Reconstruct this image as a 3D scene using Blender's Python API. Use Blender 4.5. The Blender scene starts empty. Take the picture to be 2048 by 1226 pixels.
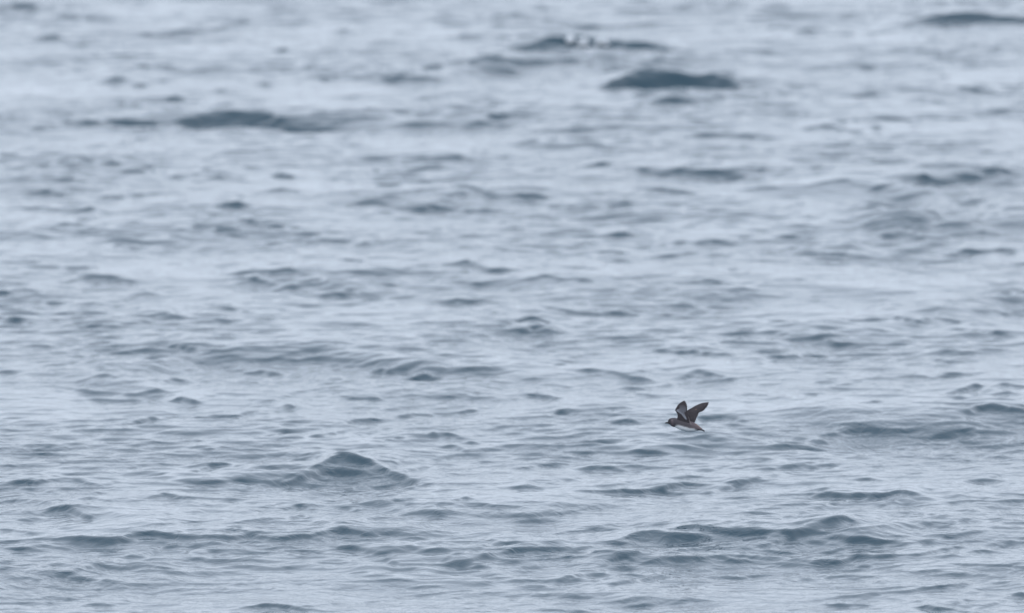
import bpy, bmesh, math
import numpy as np
from mathutils import Vector

# ------------------------------------------------------------------ camera, sky, light
S = bpy.context.scene
COL = S.collection
R = math.radians
HFOV = R(4.5)
PITCH = R(4.7)
CAM_H = 6.5
PX = 2 * math.tan(HFOV / 2) / 2048.0            # angle of one photo pixel

cam_d = bpy.data.cameras.new('camera')
cam_d.sensor_width = 36.0
cam_d.lens = 18.0 / math.tan(HFOV / 2)
cam_d.clip_start = 0.5
cam_d.clip_end = 12000
cam_d.dof.use_dof = True
cam_d.dof.focus_distance = 64.8
cam_d.dof.aperture_fstop = 4.0
cam = bpy.data.objects.new('camera', cam_d)
COL.objects.link(cam)
cam.location = (0, 0, CAM_H)
cam.rotation_euler = (R(90) - PITCH, 0, 0)
S.camera = cam

SUN_EL, SUN_AZ = R(52), R(205)                  # behind the camera, a little to the left
w = bpy.data.worlds.new('World'); S.world = w; w.use_nodes = True
nt = w.node_tree; nt.nodes.clear()
sky = nt.nodes.new('ShaderNodeTexSky'); sky.sky_type = 'NISHITA'; sky.sun_disc = False
sky.sun_elevation = SUN_EL; sky.sun_rotation = SUN_AZ; sky.dust_density = 4.0; sky.air_density = 1.2
mix = nt.nodes.new('ShaderNodeMix'); mix.data_type = 'RGBA'
mix.inputs['Factor'].default_value = 0.86        # cloud cover over the clear sky
mix.inputs['B'].default_value = (11.65, 12.95, 15.1, 1)
bg = nt.nodes.new('ShaderNodeBackground'); bg.inputs['Strength'].default_value = 0.1
wo = nt.nodes.new('ShaderNodeOutputWorld')
nt.links.new(sky.outputs['Color'], mix.inputs['A'])
nt.links.new(mix.outputs['Result'], bg.inputs['Color'])
nt.links.new(bg.outputs['Background'], wo.inputs['Surface'])

sd = bpy.data.lights.new('sun', 'SUN'); sd.energy = 0.6; sd.angle = R(25); sd.color = (1.0, 0.97, 0.93)
so = bpy.data.objects.new('sun', sd); COL.objects.link(so)
sv = Vector((math.sin(SUN_AZ) * math.cos(SUN_EL), math.cos(SUN_AZ) * math.cos(SUN_EL), math.sin(SUN_EL)))
so.rotation_euler = (-sv).to_track_quat('-Z', 'Y').to_euler(); so.location = sv * 50

S.view_settings.view_transform = 'Standard'; S.view_settings.look = 'None'
S.view_settings.exposure = 0.0; S.view_settings.gamma = 1.0
S.view_settings.use_curve_mapping = False


def ray(px, py):
    """direction through a photo pixel (2048 x 1226)"""
    u = (px - 1024) * PX; v = (613 - py) * PX
    c, s = math.cos(PITCH), math.sin(PITCH)
    return np.array([u, c + v * s, -s + v * c])


def at_z(px, py, z=0.0):
    d = ray(px, py)
    return np.array([0, 0, CAM_H]) + d * ((z - CAM_H) / d[2])


def at_y(px, py, y):
    d = ray(px, py)
    return np.array([0, 0, CAM_H]) + d * (y / d[1])


# ------------------------------------------------------------------ the sea
# Single waves of the photograph: steepness of the face, then x, y, height of the face
# along the crest (photo pixels, turned into metres on the water below).
WAVES = """
.5 1010,95,4 1045,86,16 1090,73,28 1140,70,32 1190,74,30 1240,80,24 1290,82,24 1325,90,14 1350,98,4
.45 1230,88,4 1270,86,14 1300,86,18 1330,94,6
.50 1195,182,6 1220,160,22 1255,143,38 1300,133,48 1345,140,42 1390,146,36 1440,150,30 1475,162,20 1500,180,4
.36 1205,180,4 1260,170,12 1350,166,16 1440,170,12 1495,181,4
.40 1400,150,3 1440,142,6 1465,147,6 1490,160,2
.45 1770,50,4 1810,43,10 1860,34,16 1930,25,24 1960,22,26 2000,30,20 2048,37,15 2110,40,8
.30 1700,70,4 1760,62,10 1800,50,10 1840,46,4
.42 70,258,3 120,248,8 150,236,16 190,245,8 220,233,16 255,238,14 290,240,12 330,236,3
.40 330,244,4 380,232,22 420,222,30 470,220,26 520,222,20 560,232,16 610,252,6 640,262,2
.34 380,262,3 470,245,10 540,248,12 600,258,10 650,266,3
.34 600,226,2 650,220,6 700,222,8 740,215,8 790,222,5 860,226,2
.40 250,78,3 280,63,12 315,68,10 365,56,14 400,62,5 430,55,8 470,46,8 510,40,4
.34 -30,10,16 10,8,20 60,2,14 95,14,8 120,32,8 170,36,8 230,36,3
.36 60,84,2 80,72,10 110,72,12 125,80,3
.32 240,140,2 280,130,6 320,124,10 355,134,8 375,140,2
.30 190,168,3 240,150,12 262,165,14 290,168,8 320,158,6 340,160,2
.45 545,106,2 565,96,10 580,104,2
.42 425,182,2 440,176,8 455,182,2
.42 508,170,2 528,163,8 548,170,2
.36 230,212,3 270,202,6 320,202,5 350,190,12 385,200,3
.30 620,160,2 650,153,6 690,144,6 720,158,3
.42 745,165,3 770,150,14 800,148,16 830,154,10 860,150,8 880,158,3
.42 830,140,3 855,130,9 885,130,6 930,118,8 985,112,16 1040,120,14 1090,118,10 1150,116,6 1180,122,2
.42 940,105,2 955,98,7 975,95,6 985,100,2
.40 935,148,3 960,133,8 990,133,18 1025,138,10 1050,146,3
.32 1040,134,3 1070,125,8 1120,118,14 1160,124,5 1190,130,2
.30 900,76,3 920,68,9 960,68,5 1010,68,7 1030,76,2
.28 660,66,2 690,56,10 730,75,2
.22 700,92,3 740,84,10 790,80,6 820,92,2
.40 960,240,3 975,226,12 1000,228,10 1040,222,8 1060,235,2
.30 870,270,2 920,252,8 960,238,14 1000,244,8 1030,256,3
.30 780,248,2 830,240,10 880,242,8 920,246,2
.42 1298,207,2 1320,196,12 1365,194,14 1395,205,2
.38 1260,213,2 1280,205,8 1300,215,2
.38 1065,262,2 1085,255,9 1110,260,4 1150,256,9 1190,258,7 1210,264,2
.34 1030,292,2 1070,282,7 1110,276,6 1125,286,2
.38 1370,242,2 1395,236,9 1430,242,3
.30 1140,218,2 1165,212,6 1215,218,2
.34 1410,198,2 1470,196,6 1530,190,6 1585,190,6 1620,196,2
.40 1695,194,2 1720,185,8 1760,186,8 1790,192,2
.36 1800,202,2 1850,197,7 1890,206,2
.40 1670,246,2 1715,236,5 1770,227,12 1820,233,6 1850,240,2
.32 1600,262,2 1650,250,8 1690,258,10 1740,265,2
.30 1720,262,2 1760,250,14 1790,265,3
.38 1850,174,2 1880,172,5 1940,178,8 1990,184,6 2010,188,2
.34 1940,168,2 1990,166,5 2060,172,6 2100,178,2
.34 1930,92,2 1965,86,10 1995,96,2
.30 1860,112,2 1900,103,7 1940,92,5 1965,90,2
.34 1450,104,2 1480,98,6 1520,97,8 1560,110,2
.32 1530,58,2 1560,52,10 1600,60,5 1640,52,12 1665,66,2
.30 1540,220,2 1570,215,9 1630,230,2
.34 1360,275,2 1400,268,6 1490,268,9 1560,275,3
.34 1830,130,2 1850,128,6 1880,148,8 1900,152,2
.30 1600,138,2 1660,134,4 1690,138,2
.30 1700,134,2 1740,134,6 1790,146,2
.36 1940,235,2 1975,222,6 2010,218,5 2050,228,2
.38 -40,330,2 0,308,6 30,310,3
.36 30,330,2 60,325,7 90,332,2
.36 85,332,2 120,318,7 150,322,3
.40 125,337,2 150,322,14 180,318,8 200,328,2
.40 190,334,2 220,317,14 240,331,2
.40 275,334,2 292,324,12 305,334,2
.34 240,344,3 260,336,12 310,344,4
.30 390,340,2 410,333,10 450,345,3
.38 410,356,2 435,352,6 470,358,6 510,364,2
.34 330,356,2 350,352,6 380,358,2
.26 40,390,3 90,376,14 130,388,6 150,395,2
.36 200,390,2 225,385,6 245,390,2
.36 255,390,2 280,385,7 340,384,3 370,386,2
.34 90,432,2 130,425,7 180,412,11 195,422,2
.42 425,416,3 445,408,12 475,406,12 500,416,2
.40 470,446,2 490,436,11 510,446,3
.36 90,460,3 115,447,10 145,443,8 180,458,2
.40 215,464,2 245,462,7 280,466,9 320,470,3
.38 330,463,2 360,456,8 385,452,5 400,452,8 440,462,2
.40 335,474,2 355,472,7 370,478,2
.38 215,496,2 240,488,8 260,496,2
.38 440,470,2 460,465,8 485,470,2
.30 120,565,3 160,556,10 200,550,14 250,556,10 270,562,2
.30 30,535,2 90,528,6 130,532,8 190,530,5 205,536,2
.40 255,592,2 290,583,9 312,594,2
.36 20,602,3 60,595,9 90,604,3
.30 -30,590,3 0,577,8 50,575,6 70,580,2
.40 450,550,2 480,543,6 530,540,7 580,537,8 600,546,2
.36 470,565,2 510,555,14 540,562,8 560,570,2
.38 552,576,2 575,566,8 600,574,2
.42 688,583,2 697,575,10 710,582,5 735,590,2
.36 590,562,2 620,554,8 640,553,6 660,565,2
.34 630,600,2 670,588,10 720,600,2
.42 540,352,2 562,344,12 580,350,6 600,358,2
.42 738,346,2 752,338,8 764,346,2
.38 795,342,2 830,334,7 860,330,9 885,336,2
.40 750,370,2 770,365,9 800,372,2
.34 520,384,2 560,378,9 600,384,2
.40 685,414,2 715,404,9 750,402,5 770,408,6 780,414,2
.40 800,420,2 825,418,5 860,412,13 885,418,14 920,420,4 945,428,2
.40 900,376,2 940,376,5 970,386,9 1005,400,2
.34 890,394,2 920,386,7 940,397,2
.38 820,316,2 870,312,5 920,311,9 960,320,2
.40 525,452,2 560,446,8 600,455,6
.42 625,480,2 645,475,8 700,480,4 725,483,5 760,478,2
.42 870,534,2 900,526,8 935,519,10 950,524,3
.42 930,530,2 950,526,12 975,534,10 1010,534,7 1050,540,2
.36 740,540,2 790,540,6 830,546,2
.36 890,562,2 930,564,7 980,572,2
.40 870,605,2 910,596,9 960,598,6 1000,604,2
.42 1165,332,2 1205,322,10 1225,324,4 1250,334,7 1275,330,2
.28 1250,358,3 1290,335,16 1320,345,14 1360,338,16 1400,340,20 1440,342,22 1470,350,14 1505,358,3
.40 1340,338,2 1375,332,8 1400,334,3
.30 1430,337,2 1470,333,8 1530,344,6 1550,350,2
.40 1022,392,2 1065,388,10 1100,400,2
.34 1080,412,2 1130,413,6 1210,410,6 1255,403,12 1280,412,2
.40 1330,415,2 1355,411,7 1378,416,2
.34 1265,376,2 1300,372,7 1360,380,10 1395,386,2
.38 1065,340,2 1090,336,5 1120,340,2
.38 1210,474,2 1250,467,8 1280,470,2
.40 1205,520,2 1240,516,6 1265,520,2
.42 1305,514,2 1335,509,7 1400,506,4
.36 1190,504,2 1220,500,6 1260,508,2
.36 1050,560,2 1090,552,8 1130,560,2
.38 1150,562,2 1170,557,7 1195,568,2
.38 1400,560,2 1430,560,10 1460,566,2
.36 1380,492,2 1430,486,7 1470,489,5
.40 1500,340,2 1545,333,8 1590,335,3
.38 1590,340,2 1640,332,8 1680,338,2
.42 1735,327,2 1770,321,9 1805,322,3
.34 1620,372,3 1660,360,9 1700,357,8 1708,370,2
.42 1735,378,2 1775,366,7 1820,354,5
.42 1825,366,2 1835,354,12 1850,346,16 1865,354,14 1900,360,10 1935,352,8 1970,356,3
.44 1968,346,2 1985,339,14 2010,342,10 2040,358,2
.36 1780,394,2 1820,385,9 1865,380,5
.34 1770,418,2 1810,406,8 1860,396,3
.34 1900,410,2 1950,398,6 1980,395,2
.30 1700,480,3 1750,474,14 1790,458,22 1830,462,20 1860,474,6
.38 1760,454,2 1800,446,6 1850,438,8 1870,445,3
.36 1540,474,2 1580,466,9 1620,474,2
.36 1655,472,2 1680,468,7 1720,482,8 1745,490,2
.32 1820,480,2 1850,474,10 1890,476,10 1910,480,2
.34 1860,452,2 1890,448,6 1940,448,4
.40 1915,504,2 1935,498,18 1970,500,8 2010,498,8 2040,508,3
.36 1940,434,2 1980,428,7 2010,422,5 2020,426,2
.30 1900,468,2 1950,458,12 1985,458,8 2000,470,2
.34 2000,584,2 2040,575,9 2090,580,3
.5 1018,646,3 1045,633,14 1065,627,26 1085,636,14 1108,646,2
.34 1000,664,3 1040,655,12 1075,652,14 1110,664,4
.34 985,668,3 1010,660,8 1040,657,16 1070,655,16 1100,670,3
.34 1100,615,2 1140,618,8 1200,622,6 1250,620,12 1280,628,2
.36 1290,702,3 1320,696,9 1350,696,10 1390,694,12 1420,704,7 1480,708,2
.44 1105,728,2 1120,724,8 1136,728,2
.32 1150,742,2 1180,738,8 1220,742,8 1270,750,12 1300,756,5 1310,762,2
.32 1360,755,2 1390,742,11 1430,742,8 1460,752,2
.36 1370,674,2 1390,676,5 1380,682,2
.36 1240,778,2 1260,775,6 1290,780,2
.36 1040,797,2 1065,790,8 1100,795,7 1120,800,2
.34 1100,832,3 1120,822,12 1150,830,5
.40 1190,848,2 1230,843,5 1265,838,7 1280,844,2
.38 1210,821,2 1240,817,5 1260,820,2
.36 1395,834,2 1410,832,8 1440,838,2
.36 1430,834,2 1460,834,6 1500,842,3
.34 1470,790,2 1500,785,10 1550,796,3
.30 1140,905,2 1190,900,8 1240,902,4
.30 1260,900,2 1310,898,12 1360,902,3
.34 1560,680,2 1590,678,10 1650,678,8 1670,684,10 1710,685,3
.32 1680,636,2 1720,640,6 1760,636,6 1800,628,8 1850,640,12 1890,648,2
.34 1830,638,2 1870,632,6 1920,640,7 1950,650,2
.36 1910,662,2 1950,663,9 1990,670,5 2040,675,2
.36 1960,618,2 1990,617,8 2030,628,3
.34 1860,715,2 1900,718,10 1960,718,3
.38 1870,755,2 1900,748,7 1925,747,5
.36 1790,755,2 1830,751,6 1870,755,2
.40 1635,762,2 1648,756,7 1662,762,2
.42 1900,782,2 1935,772,8 1955,763,12 1970,768,3
.40 1985,770,2 2010,762,8 2060,768,6
.40 1990,785,2 2018,778,8 2040,785,2
.38 1935,835,3 1955,820,16 1985,814,22 2020,816,16 2060,828,6
.34 1600,790,2 1630,782,7 1650,792,2
.36 1720,810,2 1750,803,9 1780,802,2
.28 1630,870,3 1690,862,12 1750,854,14 1800,858,12 1830,865,3
.30 1820,872,3 1870,868,12 1915,860,18 1950,868,10 1970,875,3
.28 1560,882,3 1600,872,10 1650,880,8 1680,886,2
.36 830,735,3 860,732,10 890,740,3
.42 740,746,3 762,733,14 780,742,8 800,750,2
.40 810,758,3 845,745,18 880,756,6
.36 520,716,2 550,710,10 600,716,5 640,710,14 690,712,8 720,718,2
.32 650,722,3 690,728,10 740,730,6
.40 480,744,3 520,738,12 555,746,6 565,750,2
.36 680,792,2 700,792,7 740,796,2
.40 725,794,2 750,792,9 770,800,2
.42 535,824,2 560,818,6 585,810,7 590,816,2
.36 560,812,2 575,806,7 590,812,2
.44 688,847,2 710,838,9 745,833,10 765,842,2
.40 790,834,2 815,829,8 850,826,8 870,832,2
.38 860,828,2 905,826,6 950,820,6 960,824,2
.38 520,870,2 545,863,6 570,858,5
.32 600,874,2 650,864,7 700,855,4
.40 880,868,2 900,867,11 930,876,2
.36 830,868,2 850,864,10 880,876,2
.32 870,895,2 900,890,11 930,900,3
.42 330,695,2 345,688,12 365,693,8 400,696,5 440,698,5 480,693,3
.34 400,716,2 440,710,7 480,708,6
.38 280,716,2 300,711,6 320,710,2
.34 160,762,2 185,752,6 210,748,6 230,755,2
.32 270,788,2 310,778,12 335,786,3
.30 330,804,3 360,795,14 400,804,3
.32 150,802,2 200,798,8 280,802,3
.34 310,768,2 345,758,10 375,764,3
.42 235,852,2 265,846,12 290,838,10 312,834,5
.40 320,834,2 345,831,5 400,834,3 470,830,5 500,820,8 530,818,3
.38 135,864,2 160,858,9 185,860,4 210,860,2
.34 90,860,2 110,855,8 130,860,2
.36 370,886,2 385,879,8 400,884,2
.34 400,902,2 440,896,8 490,900,4
.32 0,905,2 60,902,6 100,896,4
.34 -30,640,3 0,636,14 40,642,10 65,650,2
.34 80,630,2 130,622,6 170,620,10 210,625,3
.34 420,612,2 460,616,8 500,628,2
.36 -20,744,2 10,740,7 30,744,2
.34 290,634,2 320,626,9 360,634,3
.46 610,936,3 650,925,8 685,913,14 705,911,26 740,924,24 780,940,16 815,955,8 860,968,3
.34 600,950,3 620,946,12 655,940,16 680,944,10 700,952,3
.13 0,1100,16 100,1090,34 300,1085,50 600,1085,50 900,1105,40 1100,1110,36 1180,1120,10
.12 1540,450,14 1640,450,30 1750,440,56 1850,430,60 1960,440,50 2100,450,40
.12 300,735,16 400,705,60 500,700,70 650,700,60 800,720,50 950,735,30 1020,740,10
.13 720,1010,10 800,1015,26 900,1020,30 1000,1030,20
.21 560,966,6 620,948,20 690,916,50 705,911,54 740,924,44 780,940,28 815,955,14 860,966,5
.12 1640,880,16 1760,870,30 1900,865,34 2048,870,30
.11 0,470,20 120,450,36 300,455,50 450,460,40 560,470,14
.11 440,570,16 560,560,40 700,570,40 800,590,16
.11 1230,330,20 1340,335,34 1450,335,34 1560,345,14
.12 340,240,10 420,230,46 520,232,50 620,245,34 680,262,10
.12 1180,1105,16 1260,1110,40 1360,1120,44 1480,1125,30 1560,1135,10
.12 1600,1045,30 1680,1050,36 1780,1070,30 1840,1090,10
.11 0,1000,20 100,1010,36 200,1020,30 260,1030,10
.11 1080,115,20 1000,125,40 900,150,34 800,165,16
.36 500,975,2 560,965,10 620,948,16 660,941,18 700,942,16 730,952,3
.34 -20,974,2 60,966,10 130,958,4
.42 560,920,2 620,908,3 675,908,8 700,914,2
.44 20,1078,2 100,1073,6 130,1070,20 180,1074,24 230,1073,24 270,1066,18 310,1062,24 350,1068,18 400,1070,14 450,1068,6
.42 390,1078,2 440,1072,10 490,1068,14 540,1072,12 600,1070,12 640,1066,8
.42 600,1072,3 640,1064,12 685,1056,18 720,1060,12 760,1072,3
.42 420,1060,2 460,1058,5 520,1064,3 570,1066,2
.30 -20,1095,3 40,1092,12 110,1090,3
.28 240,1112,2 265,1108,14 300,1118,3
.36 75,1032,3 100,1018,14 130,1014,18 170,1030,8 190,1036,2
.38 150,1002,2 175,998,6 200,1002,2
.38 290,1000,3 325,988,14 350,995,12 390,1000,5 480,1006,3
.32 10,1003,2 50,998,6 90,1006,2
.38 240,951,2 280,946,6 325,940,5
.38 380,940,2 420,926,8 450,925,4 480,930,2
.38 370,965,2 420,962,8 470,958,6 550,962,5 600,960,2
.34 20,966,2 50,962,12 80,970,2
.34 110,966,2 150,960,9 190,970,3
.30 60,1148,2 120,1150,8 180,1158,12 230,1166,2
.38 -40,1052,2 0,1056,5 60,1062,4 80,1066,2
.34 470,1220,2 520,1208,8 570,1212,12 640,1222,3
.34 210,1212,2 235,1205,6 258,1210,2
.42 640,1092,3 665,1090,6 700,1092,14 740,1100,8 770,1104,2
.36 740,1106,2 775,1120,14 830,1124,10 880,1122,16 930,1116,14 980,1106,14 1020,1100,10 1050,1098,3
.34 880,1138,3 920,1132,12 960,1126,14 990,1136,3
.44 975,1092,2 1000,1085,10 1040,1082,8
.44 960,1104,2 1000,1100,6 1035,1093,16 1070,1090,16 1110,1090,10 1150,1088,3
.36 740,1106,2 790,1100,8 840,1096,9 880,1092,10 920,1106,3
.32 790,1032,3 820,1024,12 860,1018,18 900,1030,10 920,1038,2
.34 820,1018,2 850,1016,7 880,1020,2
.36 660,1020,2 700,1016,8 740,1030,3
.34 560,1040,2 600,1030,8 630,1040,3
.32 560,1020,2 600,1012,7 640,1024,2
.38 550,1128,2 600,1124,6 640,1126,4 680,1128,2
.34 730,1162,2 790,1160,6 840,1164,2
.38 910,1004,2 930,997,8 950,1004,2
.32 960,1010,2 1000,1010,6 1060,1014,2
.30 1150,938,2 1190,928,12 1230,934,6 1290,944,2
.34 1020,976,3 1055,970,12 1090,982,3
.42 1340,958,2 1375,955,5 1395,954,7 1410,958,2
.42 1160,986,3 1210,985,10 1250,980,14 1300,982,12 1360,986,8 1400,990,2
.42 1310,974,3 1340,968,12 1370,966,8 1420,972,3
.42 1450,968,2 1475,960,11 1500,962,6 1540,966,2
.30 1025,1042,2 1060,1034,8 1110,1040,3
.34 1100,1070,2 1140,1062,6 1190,1054,8 1240,1058,2
.44 1210,1084,2 1235,1083,6 1260,1084,2
.32 1240,1078,4 1280,1063,26 1320,1062,26 1370,1066,20 1410,1072,8
.38 1330,1058,2 1390,1050,12 1440,1056,24 1480,1062,12 1540,1058,10 1560,1062,3
.42 1460,1058,2 1500,1055,5 1530,1052,2
.36 1130,1106,2 1170,1098,10 1200,1106,3
.42 1195,1126,2 1230,1114,9 1255,1112,8 1280,1124,3
.42 1265,1094,2 1290,1094,6 1320,1104,2
.40 1320,1114,3 1360,1112,18 1400,1114,16 1450,1112,16 1490,1120,10 1530,1128,4
.32 1230,1134,2 1250,1130,8 1280,1136,2
.40 1150,1156,2 1190,1148,6 1225,1146,4
.30 1090,1172,2 1130,1156,8 1170,1150,14 1210,1148,8 1230,1156,2
.28 1250,1150,2 1310,1148,12 1350,1156,3
.36 1400,1152,2 1440,1150,8 1490,1150,8 1540,1146,3
.38 1340,1206,2 1380,1196,8 1420,1200,3
.34 1250,1212,2 1290,1206,6 1320,1212,2
.44 1730,1000,3 1760,990,12 1800,981,14 1830,984,5 1855,992,2
.32 1790,1002,2 1820,990,14 1850,994,8 1870,1000,2
.40 1620,998,2 1660,988,10 1690,990,8 1720,988,8 1750,992,2
.40 1660,1010,2 1685,1004,7 1700,1008,2
.36 1590,1062,4 1620,1045,22 1650,1038,24 1690,1034,14 1720,1046,3
.38 1550,1060,2 1580,1060,14 1620,1058,18 1680,1050,10
.44 1660,1076,2 1690,1071,10 1720,1068,18 1750,1074,10 1790,1080,6 1810,1086,2
.42 1710,1066,2 1735,1060,5 1755,1062,2
.42 1765,1062,2 1785,1065,7 1800,1072,2
.36 1600,1084,2 1640,1078,10 1660,1080,2
.44 1668,1126,2 1690,1118,9 1720,1110,8 1760,1108,6 1800,1110,4 1840,1106,8 1880,1096,10 1910,1092,4 1940,1088,2
.42 1700,1134,2 1730,1126,7 1750,1132,2
.42 1820,1030,2 1850,1026,9 1880,1030,2
.40 1900,1004,2 1930,1001,4 1960,1000,3 2000,998,6 2060,998,6
.40 1860,1050,3 1890,1052,8 1920,1058,5 1960,1062,2
.42 1525,1098,3 1550,1098,8 1570,1100,8 1600,1104,3
.40 1940,1100,2 1970,1096,6 2010,1102,2
.34 1900,1130,2 1960,1130,8 2060,1136,3
.34 1650,1140,2 1700,1138,6 1780,1136,3
.38 1630,1146,2 1690,1140,4 1720,1136,2
.34 1800,1148,2 1850,1146,5 1900,1146,2
.42 1840,1215,3 1865,1210,14 1895,1214,8 1930,1222,3
.42 1905,1208,2 1930,1202,7 1950,1196,3
.32 1640,1212,2 1680,1204,8 1740,1208,3
.34 2010,1198,2 2048,1182,12 2090,1190,4
.30 1930,962,2 1970,955,11 2020,962,3
.34 1700,960,2 1740,956,7 1770,962,2
.34 1520,936,3 1590,930,8 1660,926,6 1690,930,2
.36 1680,1180,2 1760,1176,5 1840,1170,4
"""


HID = -0.10
FACE, THICK, SIDE, RND = 1.6, 0.92, 0.03, 0.6


def smooth(t):
    t = np.clip(t, 0, 1)
    return t * t * (3 - 2 * t)


def axis_pts(lo, hi, step, far_lo, far_hi, grow=1.09):
    mid = np.arange(lo, hi + step * .5, step)
    def out(start, s, end, sign):
        r = []; p = start
        while (end - p) * sign > 0:
            s *= grow; p += sign * s; r.append(p)
        return r
    a = out(lo, step, far_lo, -1)[::-1]
    b = out(mid[-1], step, far_hi, 1)
    return np.array(a + list(mid) + b)


# visible water runs from about 61 m to 111 m away; there the sheet is fine, and it fans out with distance
Y0, Y1 = 59.6, 119.5
gu = axis_pts(-1150 * PX, 1150 * PX, 3.35 * PX, -60, 60)
mid = [Y0]
while mid[-1] < Y1:
    mid.append(mid[-1] + 0.019 * (mid[-1] / Y0) ** 0.95)
mid = np.array(mid)
lo = axis_pts(Y0 - 1e-3, Y0, 0.0185, -1500, Y0, 1.09)[:-2]
hi = [mid[-1]]; st_ = mid[-1] - mid[-2]
while hi[-1] < 7000:
    st_ *= 1.08; hi.append(hi[-1] + st_)
gy = np.concatenate([lo, mid, hi[1:]])
nx, ny = len(gu), len(gy)
wy = np.clip(gy, Y0, Y1)
sy = np.gradient(gy)
X = (gu[None, :] * wy[:, None]).astype(np.float32)
Y = np.broadcast_to(gy[:, None], X.shape).astype(np.float32)
SX = (np.gradient(gu)[None, :] * wy[:, None]).astype(np.float32)
SY = np.broadcast_to(sy[:, None], X.shape).astype(np.float32)
SP = np.maximum(SX, SY * 0.55)

rng = np.random.RandomState(11)


def lump(x, y, seed, n, lmin, lmax, aspect=1.0):
    """smooth irregular field of about unit variance"""
    r = np.random.RandomState(seed)
    out = np.zeros_like(x)
    for _ in range(n):
        l = math.exp(r.uniform(math.log(lmin), math.log(lmax))); a = r.uniform(0, math.pi)
        k = 2 * math.pi / l
        out += np.sin(k * math.cos(a) * x * aspect + k * math.sin(a) * y + r.uniform(0, 6.28))
    return out * math.sqrt(2.0 / n)


# patches where the breeze ruffles the water and slicks where it is smoother
gust = smooth(0.5 + 0.30 * lump(X, Y, 5, 7, 2.2, 9.0, 1.4))
gust_near = smooth((Y - 60) / 8.0)
DXf = np.zeros_like(X); DYf = np.zeros_like(X); Z = np.zeros_like(X); Zlow = np.zeros_like(X)
N = 230
for i in range(N):
    f = (i + rng.uniform(0, 1)) / N
    lam = 0.11 * (5.5 / 0.11) ** f                     # 11 cm ... 5.5 m
    th = rng.normal(R(8), R(30)) + math.pi / 2         # travel direction, mostly along Y
    k = 2 * math.pi / lam
    slope = 0.0185 * (1.0 if lam < 0.35 else max((0.35 / lam) ** 0.6, 0.0) ) * (RND if lam > 0.35 else 0.5 + RND * 0.5)
    amp = slope / k
    c, s_ = math.cos(th), math.sin(th)
    ph = (k * c) * X + (k * s_) * Y + np.float32(rng.uniform(0, 6.283))
    wgt = smooth((lam / (SP * 3.2) - 0.6) / 0.8)
    if lam > 1.0:
        amp *= 0.6
    if lam < 0.9:
        wgt = wgt * (0.34 + 0.76 * gust) * (0.72 + 0.28 * gust_near)
    A = (amp * wgt).astype(np.float32)
    dz = A * np.cos(ph)
    Z += dz
    if lam > 0.8: Zlow += dz
    sn = A * np.sin(ph)
    DXf -= 0.8 * c * sn; DYf -= 0.8 * s_ * sn
del ph, sn, A
PXf = X + DXf; PYf = Y + DYf

# the single waves: along each line of sight the water climbs where a wave face stands and sinks back behind it
def blur1(a, n, ax):
    k = np.hanning(n + 2)[1:-1]; k /= k.sum()
    return np.apply_along_axis(lambda v: np.convolve(v, k, 'same'), ax, a)


IX0, IX1, IY0, IY1 = -140, 2190, -60, 1330
M = np.zeros((IY1 - IY0, IX1 - IX0), np.float32)
rows_ = np.arange(IY0, IY1)[:, None].astype(np.float32)
rw = np.random.RandomState(77)


def wob(n, l):
    """1-D smooth noise, unit variance, feature length l"""
    k = np.hanning(int(l) * 2 + 3); k /= math.sqrt((k ** 2).sum())
    return np.convolve(rw.normal(size=n + len(k) * 2), k, 'same')[len(k):len(k) + n]


def stroke(st0, P, edge_k=0.10, wk=1.0, thick=1.0, hard=None):
    st = st0 * FACE * (0.75 if st0 < 0.2 else 1.0)
    soft = st0 < 0.2 if hard is None else not hard
    x0, x1 = int(P[0][0]), int(P[-1][0])
    e = int(5 + edge_k * (x1 - x0))
    cols_ = np.arange(max(x0 - e, IX0), min(x1 + e, IX1))
    if len(cols_) < 8:
        return
    kk = np.hanning(15); kk /= kk.sum()
    f_ = lambda v: np.convolve(np.pad(v, 7, 'edge'), kk, 'valid')
    py = f_(np.interp(cols_, [p[0] for p in P], [p[1] for p in P]))
    tt = f_(np.interp(cols_, [p[0] for p in P], [p[2] for p in P]))
    n_ = len(cols_)
    fd = smooth((cols_ - (x0 - e)) / (2.0 * e)) * smooth(((x1 + e) - cols_) / (2.0 * e))
    py = py + wk * (wob(n_, 30) * 0.8 + wob(n_, 10) * 0.2) * (1.5 if soft else 1.0) * np.minimum(tt / 10 + .4, 1.6)
    tt = np.maximum(tt * (1 + 0.14 * wob(n_, 25)), 1.3) * thick
    tt = tt * (1 + 0.3 * smooth((tt - 16) / 20)) if not soft else tt
    ra = int(np.clip(py.min() - IY0 - 30, 0, M.shape[0] - 2)); rb_ = int(np.clip((py + tt).max() - IY0 + 4, 1, M.shape[0]))
    if rb_ - ra < 2:
        return
    v = rows_[ra:rb_] - py[None, :]
    up = smooth((v + (tt * .3 if soft else 0.8)) / (tt * .3 + .1 if soft else 1.5))
    body_ = np.clip(1 - v / tt[None, :], 0, 1) ** (0.8 if soft else 0.6)
    c0_ = cols_[0] - IX0
    sub = M[ra:rb_, c0_:c0_ + n_]
    val = (st * fd)[None, :] * up * body_
    sub[:] = np.maximum(sub, val) + 0.12 * np.minimum(sub, val)


for line in WAVES.strip().splitlines():
    q = line.split()
    stroke(float(q[0]) * (1.0 if max(float(t.split(',')[2]) for t in q[1:]) > 11 or float(q[0]) < .2 else 0.85), sorted(tuple(float(v) for v in t.split(',')) for t in q[1:]), thick=THICK)

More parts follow.
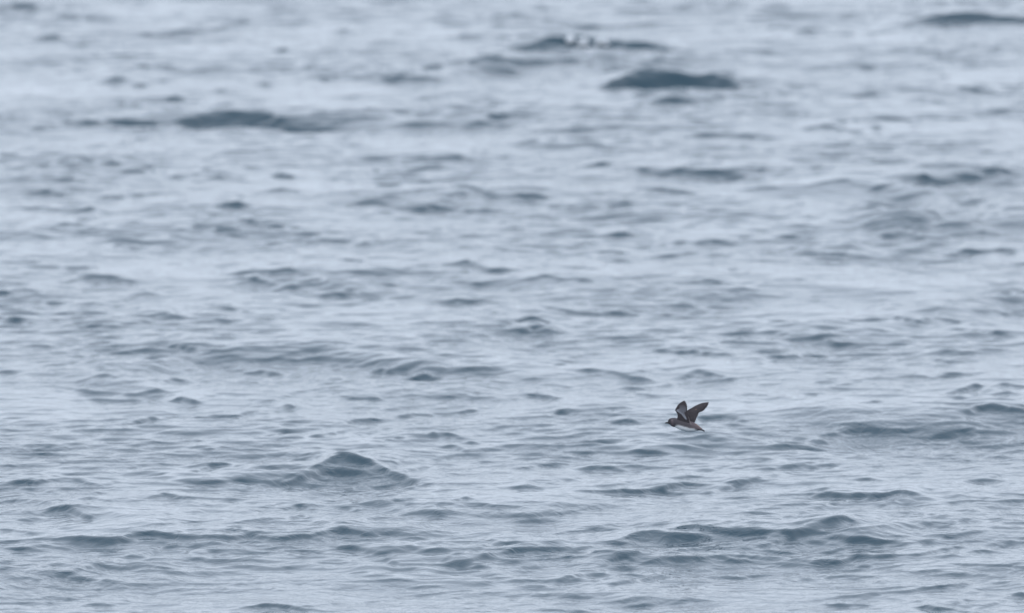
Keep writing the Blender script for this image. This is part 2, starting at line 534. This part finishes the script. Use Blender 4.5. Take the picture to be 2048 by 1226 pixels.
# the countless wavelets between them: short thin crests, thicker on the ruffled swells than in the slicks
big = M.copy()
for _ in range(3):
    big = np.cumsum(np.pad(big, ((0, 0), (60, 60)), 'edge'), 1); big = (big[:, 120:] - big[:, :-120]) / 120
    big = np.cumsum(np.pad(big, ((16, 16), (0, 0)), 'edge'), 0); big = (big[32:] - big[:-32]) / 32
dens = np.clip(big / np.percentile(big, 90), 0, 1.3)
cnt = 0
for _ in range(9000):
    cx_ = rw.uniform(IX0, IX1 - 2); cy_ = rw.uniform(IY0, IY1 - 2)
    dn = dens[int(cy_ - IY0), int(cx_ - IX0)]
    if rw.uniform() > 0.17 + 0.5 * dn:
        continue
    far = (1226 - cy_) / 1226                        # smaller in the picture when farther away
    sc = 1.15 - 0.45 * far
    ln = math.exp(rw.normal(math.log(48), 0.6)) * sc
    th_ = math.exp(rw.normal(math.log(2.9), 0.42)) * sc
    if rw.uniform() < 0.35:
        ln *= 1.9; th_ *= 0.75
    tilt = rw.normal(-0.07, 0.11) * ln
    arch = -abs(rw.normal(0.0, 0.05)) * ln
    k0 = (0.05 + 0.25 * rw.uniform() ** 1.8) * (0.8 + 0.3 * dn)
    pk = rw.uniform(-.25, .25)
    P = [(cx_ - ln, cy_ - tilt, 1.2), (cx_ - ln * .4, cy_ - tilt * .4 + arch * .7, th_ * .8), (cx_ + pk * ln, cy_ + arch, th_),
         (cx_ + ln * .5, cy_ + tilt * .5 + arch * .6, th_ * .7), (cx_ + ln, cy_ + tilt, 1.2)]
    stroke(k0, P, 0.3, 0.6, hard=rw.uniform() < 0.75)
    cnt += 1
print('wavelets', cnt)

# faces are never evenly steep
def noise2(shape, lx, ly, seed):
    r = np.random.RandomState(seed)
    fx = np.fft.rfftfreq(shape[1]) * lx; fy = np.fft.fftfreq(shape[0]) * ly
    g = np.exp(-4 * (fx[None, :] ** 2 + fy[:, None] ** 2))
    a = np.fft.irfft2(np.fft.rfft2(r.normal(size=shape)) * g, shape)
    return (a / a.std()).astype(np.float32)


M += 0.06 * np.clip(noise2(M.shape, 330, 42, 5) - 0.35, 0, 1.6) * np.clip(1 + 0.5 * noise2(M.shape, 70, 9, 6), 0.1, 2.2)
M *= np.clip(1 + 0.14 * noise2(M.shape, 110, 9, 1) + 0.10 * noise2(M.shape, 45, 4, 2), 0.3, 1.5)

DG = 0.0175
CS = 2                                             # every second photo column
M *= 1 - 0.2 * smooth((rows_ - 750) / 350)            # calmer, smoother water nearest the lens
Mc = M[:, ::CS]
ncol = Mc.shape[1]
pxc = np.arange(IX0, IX1, CS)[:ncol]
ycur = None
YS, SS = [], []
for r in range(M.shape[0] - 1, -1, -1):
    d = ray(1024, IY0 + r)
    dep = -d[2] / d[1]
    if ycur is None:
        ycur = np.full(ncol, CAM_H / dep); zcur = np.zeros(ncol)
    s_ = Mc[r].astype(float)
    s_ = s_ - zcur / 0.5 * np.clip(1 - s_ / 0.10, 0, 1)
    s_ = np.maximum(s_, -(dep * 0.93))
    s_ = np.minimum(s_, 0.8)
    # where does the next line of sight meet a slope s_ through the present point
    yn = (CAM_H - zcur + s_ * ycur) / (dep + s_)
    yn = np.maximum(yn, ycur + 1e-4)
    yn = np.minimum(yn, ycur + 1.2)
    zcur = CAM_H - dep * yn
    ycur = yn
    YS.append(yn.copy()); SS.append(s_.copy())
YS = np.array(YS); SS = np.array(SS)
ug_y = np.arange(57.0, 124.0, DG)
SG = np.zeros((len(ug_y), ncol))
for c in range(ncol):
    SG[:, c] = np.interp(ug_y, YS[:, c], SS[:, c], left=0, right=0)
# least-squares surface: slopes along the view as found, sideways slopes kept low, no drift in height
u_of = (pxc - 1024) * PX
duw = CS * PX * 85.0
pad = [(0, 197), (0, 120)]
SGp = np.pad(SG, pad)
ky = 2 * math.pi * np.fft.fftfreq(SGp.shape[0], DG)[:, None]
kx = 2 * math.pi * np.fft.rfftfreq(SGp.shape[1], duw)[None, :]
edge = smooth((ug_y - 57.2) / 2.2)[:, None] * smooth((123.8 - ug_y) / 3)[:, None] * \
    smooth((pxc - IX0) / 60)[None, :] * smooth((IX1 - pxc) / 60)[None, :]
KER = -1j * ky / (ky ** 2 + SIDE * kx ** 2 * (1 + (kx / 50.0) ** 2) + 1.0 ** 2)
tab_dep = np.array([-ray(1024, IY0 + r)[2] / ray(1024, IY0 + r)[1] for r in range(M.shape[0])])
MB = np.array(Mc)
cidx = np.arange(ncol)[None, :]
for it in range(24):
    g_ = SG - (SG * edge).sum() / edge.sum()
    ZG = np.fft.irfft2(KER * np.fft.rfft2(np.pad(g_ * edge, pad)), SGp.shape)[:len(ug_y), :ncol]
    ZG -= np.median(ZG)
    if it == 23:
        break
    # which parts show, and on which photo row they fall
    dep_ = (CAM_H - ZG) / ug_y[:, None]
    run = np.minimum.accumulate(dep_, 0)
    vis = dep_ <= run + 1e-6
    rr = np.interp(dep_, tab_dep, np.arange(len(tab_dep)))
    r0 = np.minimum(rr.astype(int), MB.shape[0] - 2); fr_ = rr - r0
    tgt = MB[r0, cidx] * (1 - fr_) + MB[r0 + 1, cidx] * fr_
    tgt = np.where(vis, tgt, HID)
    SG += 0.3 * (tgt - SG)
ZG *= edge
# put it on the sheet
fu = (PXf / np.maximum(PYf, 1.0) - u_of[0]) / (u_of[1] - u_of[0])
fv = (PYf - ug_y[0]) / DG
ok = (fu >= 0) & (fu < ncol - 1.001) & (fv >= 0) & (fv < len(ug_y) - 1.001) & (PYf > 1)
fu_, fv_ = fu[ok], fv[ok]
iu, iv = fu_.astype(int), fv_.astype(int); fu_ -= iu; fv_ -= iv
Z[ok] += ((ZG[iv, iu] * (1 - fu_) + ZG[iv, iu + 1] * fu_) * (1 - fv_)
          + (ZG[iv + 1, iu] * (1 - fu_) + ZG[iv + 1, iu + 1] * fu_) * fv_).astype(np.float32)
del fu, fv, M

co = np.stack([PXf, PYf, Z], -1).reshape(-1, 3)
idx = np.arange(nx * ny).reshape(ny, nx)
quads = np.stack([idx[:-1, :-1], idx[:-1, 1:], idx[1:, 1:], idx[1:, :-1]], -1).reshape(-1, 4)
me = bpy.data.meshes.new('sea')
me.vertices.add(len(co)); me.vertices.foreach_set('co', co.astype(np.float32).ravel())
me.loops.add(quads.size); me.loops.foreach_set('vertex_index', quads.ravel().astype(np.int32))
me.polygons.add(len(quads))
me.polygons.foreach_set('loop_start', (np.arange(len(quads)) * 4).astype(np.int32))
me.polygons.foreach_set('loop_total', np.full(len(quads), 4, np.int32))
me.polygons.foreach_set('use_smooth', np.ones(len(quads), bool))
me.update(calc_edges=True)
sea = bpy.data.objects.new('sea', me); COL.objects.link(sea)
sea['kind'] = 'structure'


def node_mat(name):
    m = bpy.data.materials.new(name); m.use_nodes = True
    return m, m.node_tree, m.node_tree.nodes['Principled BSDF']


m, t, b = node_mat('sea_water')
b.inputs['Base Color'].default_value = (0.011, 0.041, 0.062, 1)
b.inputs['Roughness'].default_value = 0.105
b.inputs['IOR'].default_value = 1.333
geo = t.nodes.new('ShaderNodeNewGeometry')
mp = t.nodes.new('ShaderNodeMapping'); mp.inputs['Scale'].default_value = (1.0, 0.75, 1.0)
mp.inputs['Rotation'].default_value = (0, 0, R(12))
t.links.new(geo.outputs['Position'], mp.inputs['Vector'])
n1 = t.nodes.new('ShaderNodeTexNoise'); n1.inputs['Scale'].default_value = 11.0
n1.inputs['Detail'].default_value = 3.0; n1.inputs['Roughness'].default_value = 0.55
n1.inputs['Distortion'].default_value = 0.5
t.links.new(mp.outputs['Vector'], n1.inputs['Vector'])
# ripples come and go in patches
n2 = t.nodes.new('ShaderNodeTexNoise'); n2.inputs['Scale'].default_value = 0.55; n2.inputs['Detail'].default_value = 2.0
t.links.new(mp.outputs['Vector'], n2.inputs['Vector'])
mr = t.nodes.new('ShaderNodeMapRange')
mr.inputs['From Min'].default_value = 0.35; mr.inputs['From Max'].default_value = 0.65
mr.inputs['To Min'].default_value = 0.35; mr.inputs['To Max'].default_value = 1.0
t.links.new(n2.outputs['Fac'], mr.inputs['Value'])
bp = t.nodes.new('ShaderNodeBump'); bp.inputs['Distance'].default_value = 0.014
t.links.new(mr.outputs['Result'], bp.inputs['Strength'])
t.links.new(n1.outputs['Fac'], bp.inputs['Height'])
t.links.new(bp.outputs['Normal'], b.inputs['Normal'])
me.materials.append(m)


# ------------------------------------------------------------------ the bird
# modelled in metres about its own centre: x along the picture, y away, z up; it flies to the left and a
# little away, so the head is farther off than the tail
BU = 66.0 * PX / 12.26                           # one unit of the sketch grid in metres
BC = (740, 860)
YAW = 0.36


def bp_(x, z, y=0.0):
    """sketch grid (x right, z down), depth y in grid units -> local metres"""
    return Vector(((x - BC[0]) * BU, (y - (x - BC[0]) * YAW) * BU, (BC[1] - z) * BU))


def feather_mat(name, col, rough=0.75, attr=False, var=0.35, scale=260):
    m, t, b = node_mat(name)
    b.inputs['Roughness'].default_value = rough
    b.inputs['Specular IOR Level'].default_value = 0.25
    tc = t.nodes.new('ShaderNodeTexCoord')
    n = t.nodes.new('ShaderNodeTexNoise'); n.inputs['Scale'].default_value = scale; n.inputs['Detail'].default_value = 3
    t.links.new(tc.outputs['Object'], n.inputs['Vector'])
    mr = t.nodes.new('ShaderNodeMapRange')
    mr.inputs['To Min'].default_value = 1 - var; mr.inputs['To Max'].default_value = 1 + var
    t.links.new(n.outputs['Fac'], mr.inputs['Value'])
    vm = t.nodes.new('ShaderNodeVectorMath'); vm.operation = 'SCALE'
    if attr:
        a = t.nodes.new('ShaderNodeAttribute'); a.attribute_name = 'plumage'
        t.links.new(a.outputs['Color'], vm.inputs[0])
    else:
        vm.inputs[0].default_value = col
    t.links.new(mr.outputs['Result'], vm.inputs['Scale'])
    t.links.new(vm.outputs['Vector'], b.inputs['Base Color'])
    return m


BROWN = (0.068, 0.062, 0.070)
M_plum = feather_mat('body_plumage', BROWN, attr=True, var=0.18)
M_wing = feather_mat('wing_brown', (0.060, 0.053, 0.058), var=0.55, scale=110)
M_pale = feather_mat('underwing_grey', (0.2, 0.2, 0.22), attr=True, var=0.25)
M_tail = feather_mat('tail_dark', (0.035, 0.034, 0.04))
M_bill = feather_mat('bill_black', (0.03, 0.035, 0.035), rough=0.4)
M_eye = feather_mat('eye_black', (0.008, 0.008, 0.008), rough=0.1)
M_scap = feather_mat('scapular_pale', (0.30, 0.26, 0.26), var=0.5, scale=120)
M_rump = feather_mat('rump_tan', (0.26, 0.17, 0.14))

bird = bpy.data.objects.new('seabird', None); COL.objects.link(bird)
BD = 66.0
c0 = at_y(1310 + BC[0] / 12.26, 780 + BC[1] / 12.26, BD)
bird.location = c0
bird['label'] = 'small dark brown seabird with white belly flying left low over the grey sea'
bird['category'] = 'bird'


def link(name, verts, faces, mat, parent, smooth_=True, cols=None, sub=0):
    me = bpy.data.meshes.new(name); me.from_pydata([tuple(v) for v in verts], [], faces); me.update()
    if cols is not None:
        a = me.color_attributes.new('plumage', 'FLOAT_COLOR', 'POINT')
        for k, c in enumerate(cols): a.data[k].color = (*c, 1)
    for p in me.polygons: p.use_smooth = smooth_
    me.materials.append(mat)
    bm = bmesh.new(); bm.from_mesh(me); bmesh.ops.recalc_face_normals(bm, faces=bm.faces); bm.to_mesh(me); bm.free()
    o = bpy.data.objects.new(name, me); COL.objects.link(o); o.parent = parent
    if sub:
        md = o.modifiers.new('sub', 'SUBSURF'); md.levels = md.render_levels = sub
    return o


def interp_rows(rows, n):
    a = np.array(rows, float)
    xs = a[:, 0]; q = np.linspace(xs[0], xs[-1], n)
    # monotone-ish cubic through the rows
    out = []
    for x in q:
        i = min(max(np.searchsorted(xs, x) - 1, 0), len(xs) - 2)
        tt = (x - xs[i]) / (xs[i + 1] - xs[i]); r = [x]
        for k in range(1, a.shape[1]):
            p = a[:, k]
            d0 = (p[min(i + 1, len(p) - 1)] - p[max(i - 1, 0)]) / (xs[min(i + 1, len(p) - 1)] - xs[max(i - 1, 0)])
            d1 = (p[min(i + 2, len(p) - 1)] - p[i]) / (xs[min(i + 2, len(p) - 1)] - xs[i])
            dx = xs[i + 1] - xs[i]
            r.append((2 * tt**3 - 3 * tt**2 + 1) * p[i] + (tt**3 - 2 * tt**2 + tt) * d0 * dx
                     + (-2 * tt**3 + 3 * tt**2) * p[i + 1] + (tt**3 - tt**2) * d1 * dx)
        out.append(r)
    return out


rows = [(314, 786, 822, 14), (324, 752, 840, 36), (345, 722, 852, 52), (375, 705, 868, 62), (405, 697, 898, 68),
        (440, 690, 914, 78), (500, 690, 926, 95), (560, 703, 956, 110), (640, 722, 988, 120), (720, 738, 1010, 122),
        (800, 752, 1021, 120), (880, 766, 1023, 112), (940, 784, 1016, 100), (1000, 816, 1000, 82),
        (1060, 866, 984, 60), (1110, 905, 976, 40), (1145, 935, 978, 24)]
RR = interp_rows(rows, 54); NS = 36
rb = np.random.RandomState(3)
verts, faces, cols = [], [], []
edge_x = [300, 470, 520, 600, 680, 760, 860, 950, 1040, 1150]
edge_z = [1100, 930, 862, 868, 884, 910, 928, 938, 975, 1010]   # where the white of the belly starts
for (x, zt, zb, hw) in RR:
    zc, hz = (zt + zb) / 2, (zb - zt) / 2
    for k in range(NS):
        a = 2 * math.pi * k / NS
        y = hw * math.sin(a); z = zc - hz * math.cos(a)
        verts.append(bp_(x, z, y))
        le = np.interp(x + rb.normal(0, 8), edge_x, edge_z) + rb.normal(0, 5)
        # seen from either side the boundary sits at the same height
        white = 1 / (1 + math.exp(-(z - le) / 7))
        base = np.array(BROWN)
        face = 1 / (1 + math.exp((x - 370) / 12)) * (1 if z < 790 else .3)
        base = base * (1 - 0.55 * face)
        collar = math.exp(-((x - 425) / 25) ** 2) * (z > 730)
        base = base * (1 + 0.35 * collar) + np.array([.02, .008, .006]) * collar
        cheek = math.exp(-((x - 415) / 14) ** 2 - ((z - 755) / 30) ** 2)
        base = base + cheek * np.array([.06, .05, .05])
        rump = 1 / (1 + math.exp(-(x - 900) / 40)) * (z < le)
        base = base * (1 + 0.5 * rump) + np.array([.03, .012, .008]) * rump
        cols.append(tuple(base * (1 - white) + np.array([.86, .87, .88]) * white))
n = len(RR)
for i in range(n - 1):
    for k in range(NS):
        a, b2 = i * NS + k, i * NS + (k + 1) % NS
        faces.append((a, b2, b2 + NS, a + NS))
faces.append(tuple(range(NS))); faces.append(tuple(range((n - 1) * NS, n * NS)))
body = link('body', verts, faces, M_plum, bird, cols=cols)


def tube(rows_, seg=10):
    vs, fs = [], []
    for (x, zt, zb, hw) in rows_:
        for k in range(seg):
            a = 2 * math.pi * k / seg
            vs.append(bp_(x, (zt + zb) / 2 - (zb - zt) / 2 * math.cos(a), hw * math.sin(a)))
    for i in range(len(rows_) - 1):
        for k in range(seg):
            a, b2 = i * seg + k, i * seg + (k + 1) % seg
            fs.append((a, b2, b2 + seg, a + seg))
    fs += [tuple(range(seg)), tuple(range((len(rows_) - 1) * seg, len(rows_) * seg))]
    return vs, fs


v, f = tube([(238, 828, 832, 2), (248, 818, 838, 5), (270, 806, 838, 9), (295, 798, 836, 14), (328, 786, 838, 20)])
link('bill', v, f, M_bill, bird)
for s in (-1, 1):
    bm = bmesh.new(); bmesh.ops.create_uvsphere(bm, u_segments=12, v_segments=8, radius=11 * BU)
    e = bpy.data.meshes.new('eye'); bm.to_mesh(e); bm.free(); e.materials.append(M_eye)
    o = bpy.data.objects.new('eye', e); COL.objects.link(o); o.parent = bird
    o.location = bp_(346, 770, s * 43)


def slab(outline, thick, depth, nrm_bulge=0.0, center=None):
    """closed feathered sheet: outline points (x, z), depth(x, z) -> y, a few units thick, bulged in the middle"""
    pts = outline
    cx = sum(p[0] for p in pts) / len(pts); cz = sum(p[1] for p in pts) / len(pts)
    if center: cx, cz = center
    vs, fs = [], []
    rings = [1.0, 0.94, 0.72, 0.45, 0.2]
    for side in (-1, 1):
        for r_ in rings:
            for (x, z) in pts:
                xx, zz = cx + (x - cx) * r_, cz + (z - cz) * r_
                hh = thick * (0.06 + 0.94 * math.sqrt(1 - r_ * r_)) if r_ < 1 else thick * 0.06
                vs.append(bp_(xx, zz, depth(xx, zz) + side * hh + nrm_bulge * (1 - r_ * r_)))
        vs.append(bp_(cx, cz, depth(cx, cz) + side * thick + nrm_bulge))
    m_ = len(pts); blk = m_ * len(rings) + 1
    for s in range(2):
        o = s * blk
        for i in range(len(rings) - 1):
            for k in range(m_):
                a, b2 = o + i * m_ + k, o + i * m_ + (k + 1) % m_
                fs.append((a, b2, b2 + m_, a + m_))
        for k in range(m_):
            fs.append((o + (len(rings) - 1) * m_ + k, o + (len(rings) - 1) * m_ + (k + 1) % m_, o + blk - 1))
    for k in range(m_):
        fs.append((k, (k + 1) % m_, blk + (k + 1) % m_, blk + k))
    return vs, fs


# near (left) wing: raised, underside towards the camera
near_out = [(722, 234), (730, 268), (748, 250), (748, 294), (768, 286), (762, 328), (785, 330), (774, 366), (792, 376),
            (780, 410), (786, 440), (783, 490), (790, 530), (803, 575), (818, 640), (838, 705), (856, 770),
            (820, 800), (760, 800), (690, 790), (610, 780), (545, 745), (540, 700), (552, 650), (552, 605), (540, 572), (512, 528), (490, 496),
            (500, 462), (525, 415), (548, 370), (578, 335), (620, 298), (662, 268), (700, 248)]
near_d = lambda x, z: -70 - (760 - z) * 0.16 + (x - 640) * -0.10
v, f = slab(near_out, 9, near_d, -8, (655, 560))
wing = link('wing', v, f, M_wing, bird)
lin_out = [(600, 372), (640, 345), (700, 350), (745, 380), (760, 440), (758, 500), (735, 530), (712, 545), (735, 600),
           (760, 660), (775, 712), (758, 722), (725, 690), (690, 640), (640, 585), (585, 545), (535, 518), (520, 500),
           (545, 470), (590, 455), (600, 420)]
v, f = slab(lin_out, 4, lambda x, z: near_d(x, z) - 15, -4, (665, 490))
cl = []
for q in v:
    zz = BC[1] - q[2] / BU; xx = q[0] / BU + BC[0]
    strip = math.exp(-((zz - (505 + (xx - 545) * 0.86)) / 42) ** 2)
    up = np.clip((zz - 340) / 110, 0, 1)
    cl.append(tuple(np.array(BROWN) * (1 - up) * .9 + np.array([.16, .16, .18]) * up + strip * np.array([.17, .18, .20])))
o = link('wing_lining', v, f, M_pale, wing, cols=cl); o['label'] = 'pale grey lining under the raised wing'

# far (right) wing: upper side towards the camera, swept back
far_out = [(1318, 318), (1322, 336), (1312, 350), (1314, 372), (1298, 384), (1296, 408), (1276, 420), (1270, 446), (1244, 458),
           (1230, 484), (1205, 508), (1175, 528), (1140, 546), (1105, 552), (1078, 566), (1062, 600), (1050, 640),
           (1030, 672), (1014, 706), (1000, 742), (985, 790), (950, 820), (900, 800), (850, 800), (800, 780), (780, 700),
           (776, 600), (782, 510), (830, 482), (900, 448), (960, 410), (1020, 382), (1090, 354), (1160, 332), (1240, 320)]
far_d = lambda x, z: 62 + (760 - z) * 0.22 + (x - 900) * 0.20 + (x - BC[0]) * YAW
v, f = slab(far_out, 9, far_d, -6, (960, 570))
w2 = link('wing', v, f, M_wing, bird)
spots = [(985, 478), (1010, 474), (1028, 486), (1005, 498), (985, 492)]
v, f = slab(spots, 2.5, lambda x, z: far_d(x, z) - 16, 0)
link('covert_spot', v, f, M_rump, w2)

# pale shoulder feathers between the wings, tan rump feathers, dark tail
v, f = slab([(812, 618), (822, 640), (838, 690), (852, 740), (872, 800), (915, 860), (950, 900), (935, 895), (890, 855), (855, 800), (838, 745), (820, 680), (808, 640)],
            6, lambda x, z: -92 + 0.0 * x + (x > 900) * (x - 900) * 0.45, 0, (862, 775))
link('scapular_feathers', v, f, M_scap, bird)
v, f = slab([(985, 800), (1040, 840), (1085, 875), (1120, 905), (1165, 942), (1140, 950), (1095, 925), (1075, 905), (1040, 880), (1010, 850)],
            8, lambda x, z: -40 + (x - 985) * 0.2, 0)
link('rump_feathers', v, f, M_rump, bird)
v, f = tube([(1010, 950, 975, 50), (1060, 940, 984, 56), (1110, 944, 982, 54), (1150, 948, 984, 46), (1180, 956, 996, 44),
             (1202, 968, 1008, 38), (1218, 982, 1010, 26)], 12)
link('tail', v, f, M_tail, bird)

# ------------------------------------------------------------------ small white flecks on the far crest, built of pale lumps
mf, t, b = node_mat('white_lumps')
b.inputs['Base Color'].default_value = (0.62, 0.65, 0.68, 1); b.inputs['Roughness'].default_value = 0.6
rf = np.random.RandomState(9)


def surf_hit(px, py):
    """where a line of sight meets the sea"""
    d = ray(px, py); o = np.array([0, 0, CAM_H])
    j = np.arange(np.searchsorted(gy, 60), np.searchsorted(gy, 118))
    i = np.full(len(j), np.searchsorted(gu, d[0] / d[1]))
    zz = Z[j, i]; yy = PYf[j, i]
    below = CAM_H + d[2] * yy / d[1] <= zz
    k = np.argmax(below)
    return Vector((d[0] / d[1] * yy[k], yy[k], zz[k]))


for (px, py, w_, h_, lab) in [
        (1208, 87, 32, 11, 'widest white fleck, right end of the row on the far dark crest'),
        (1166, 84, 20, 12, 'middle white fleck in the row on the far dark crest'),
        (1140, 78, 11, 12, 'small upright white fleck, left of the middle one on the far crest')]:
    c = surf_hit(px, py + 4)
    wm, hm = w_ * PX * c.y / 2, h_ * PX * c.y
    bm = bmesh.new()
    for q in range(46):                          # a heap of pale lumps
        u = rf.uniform(-1, 1); vv = rf.uniform(0, 1)
        r_ = hm * rf.uniform(.10, .20)
        g = bmesh.ops.create_icosphere(bm, subdivisions=1, radius=r_)
        off = Vector((u * wm, (vv - .5) * 0.12, vv * hm * 0.85 * (1 - .25 * abs(u)) - hm * .1))
        for vtx in g['verts']:
            vtx.co = Vector((vtx.co.x * 2.2, vtx.co.y, vtx.co.z)) * rf.uniform(.8, 1.2) + off
    fm = bpy.data.meshes.new('white_fleck'); bm.to_mesh(fm); bm.free(); fm.materials.append(mf)
    for p in fm.polygons: p.use_smooth = True
    o = bpy.data.objects.new('white_fleck', fm); COL.objects.link(o); o.location = c
    o['label'] = lab; o['category'] = 'white_lumps'; o['group'] = 'white flecks on the far crest'
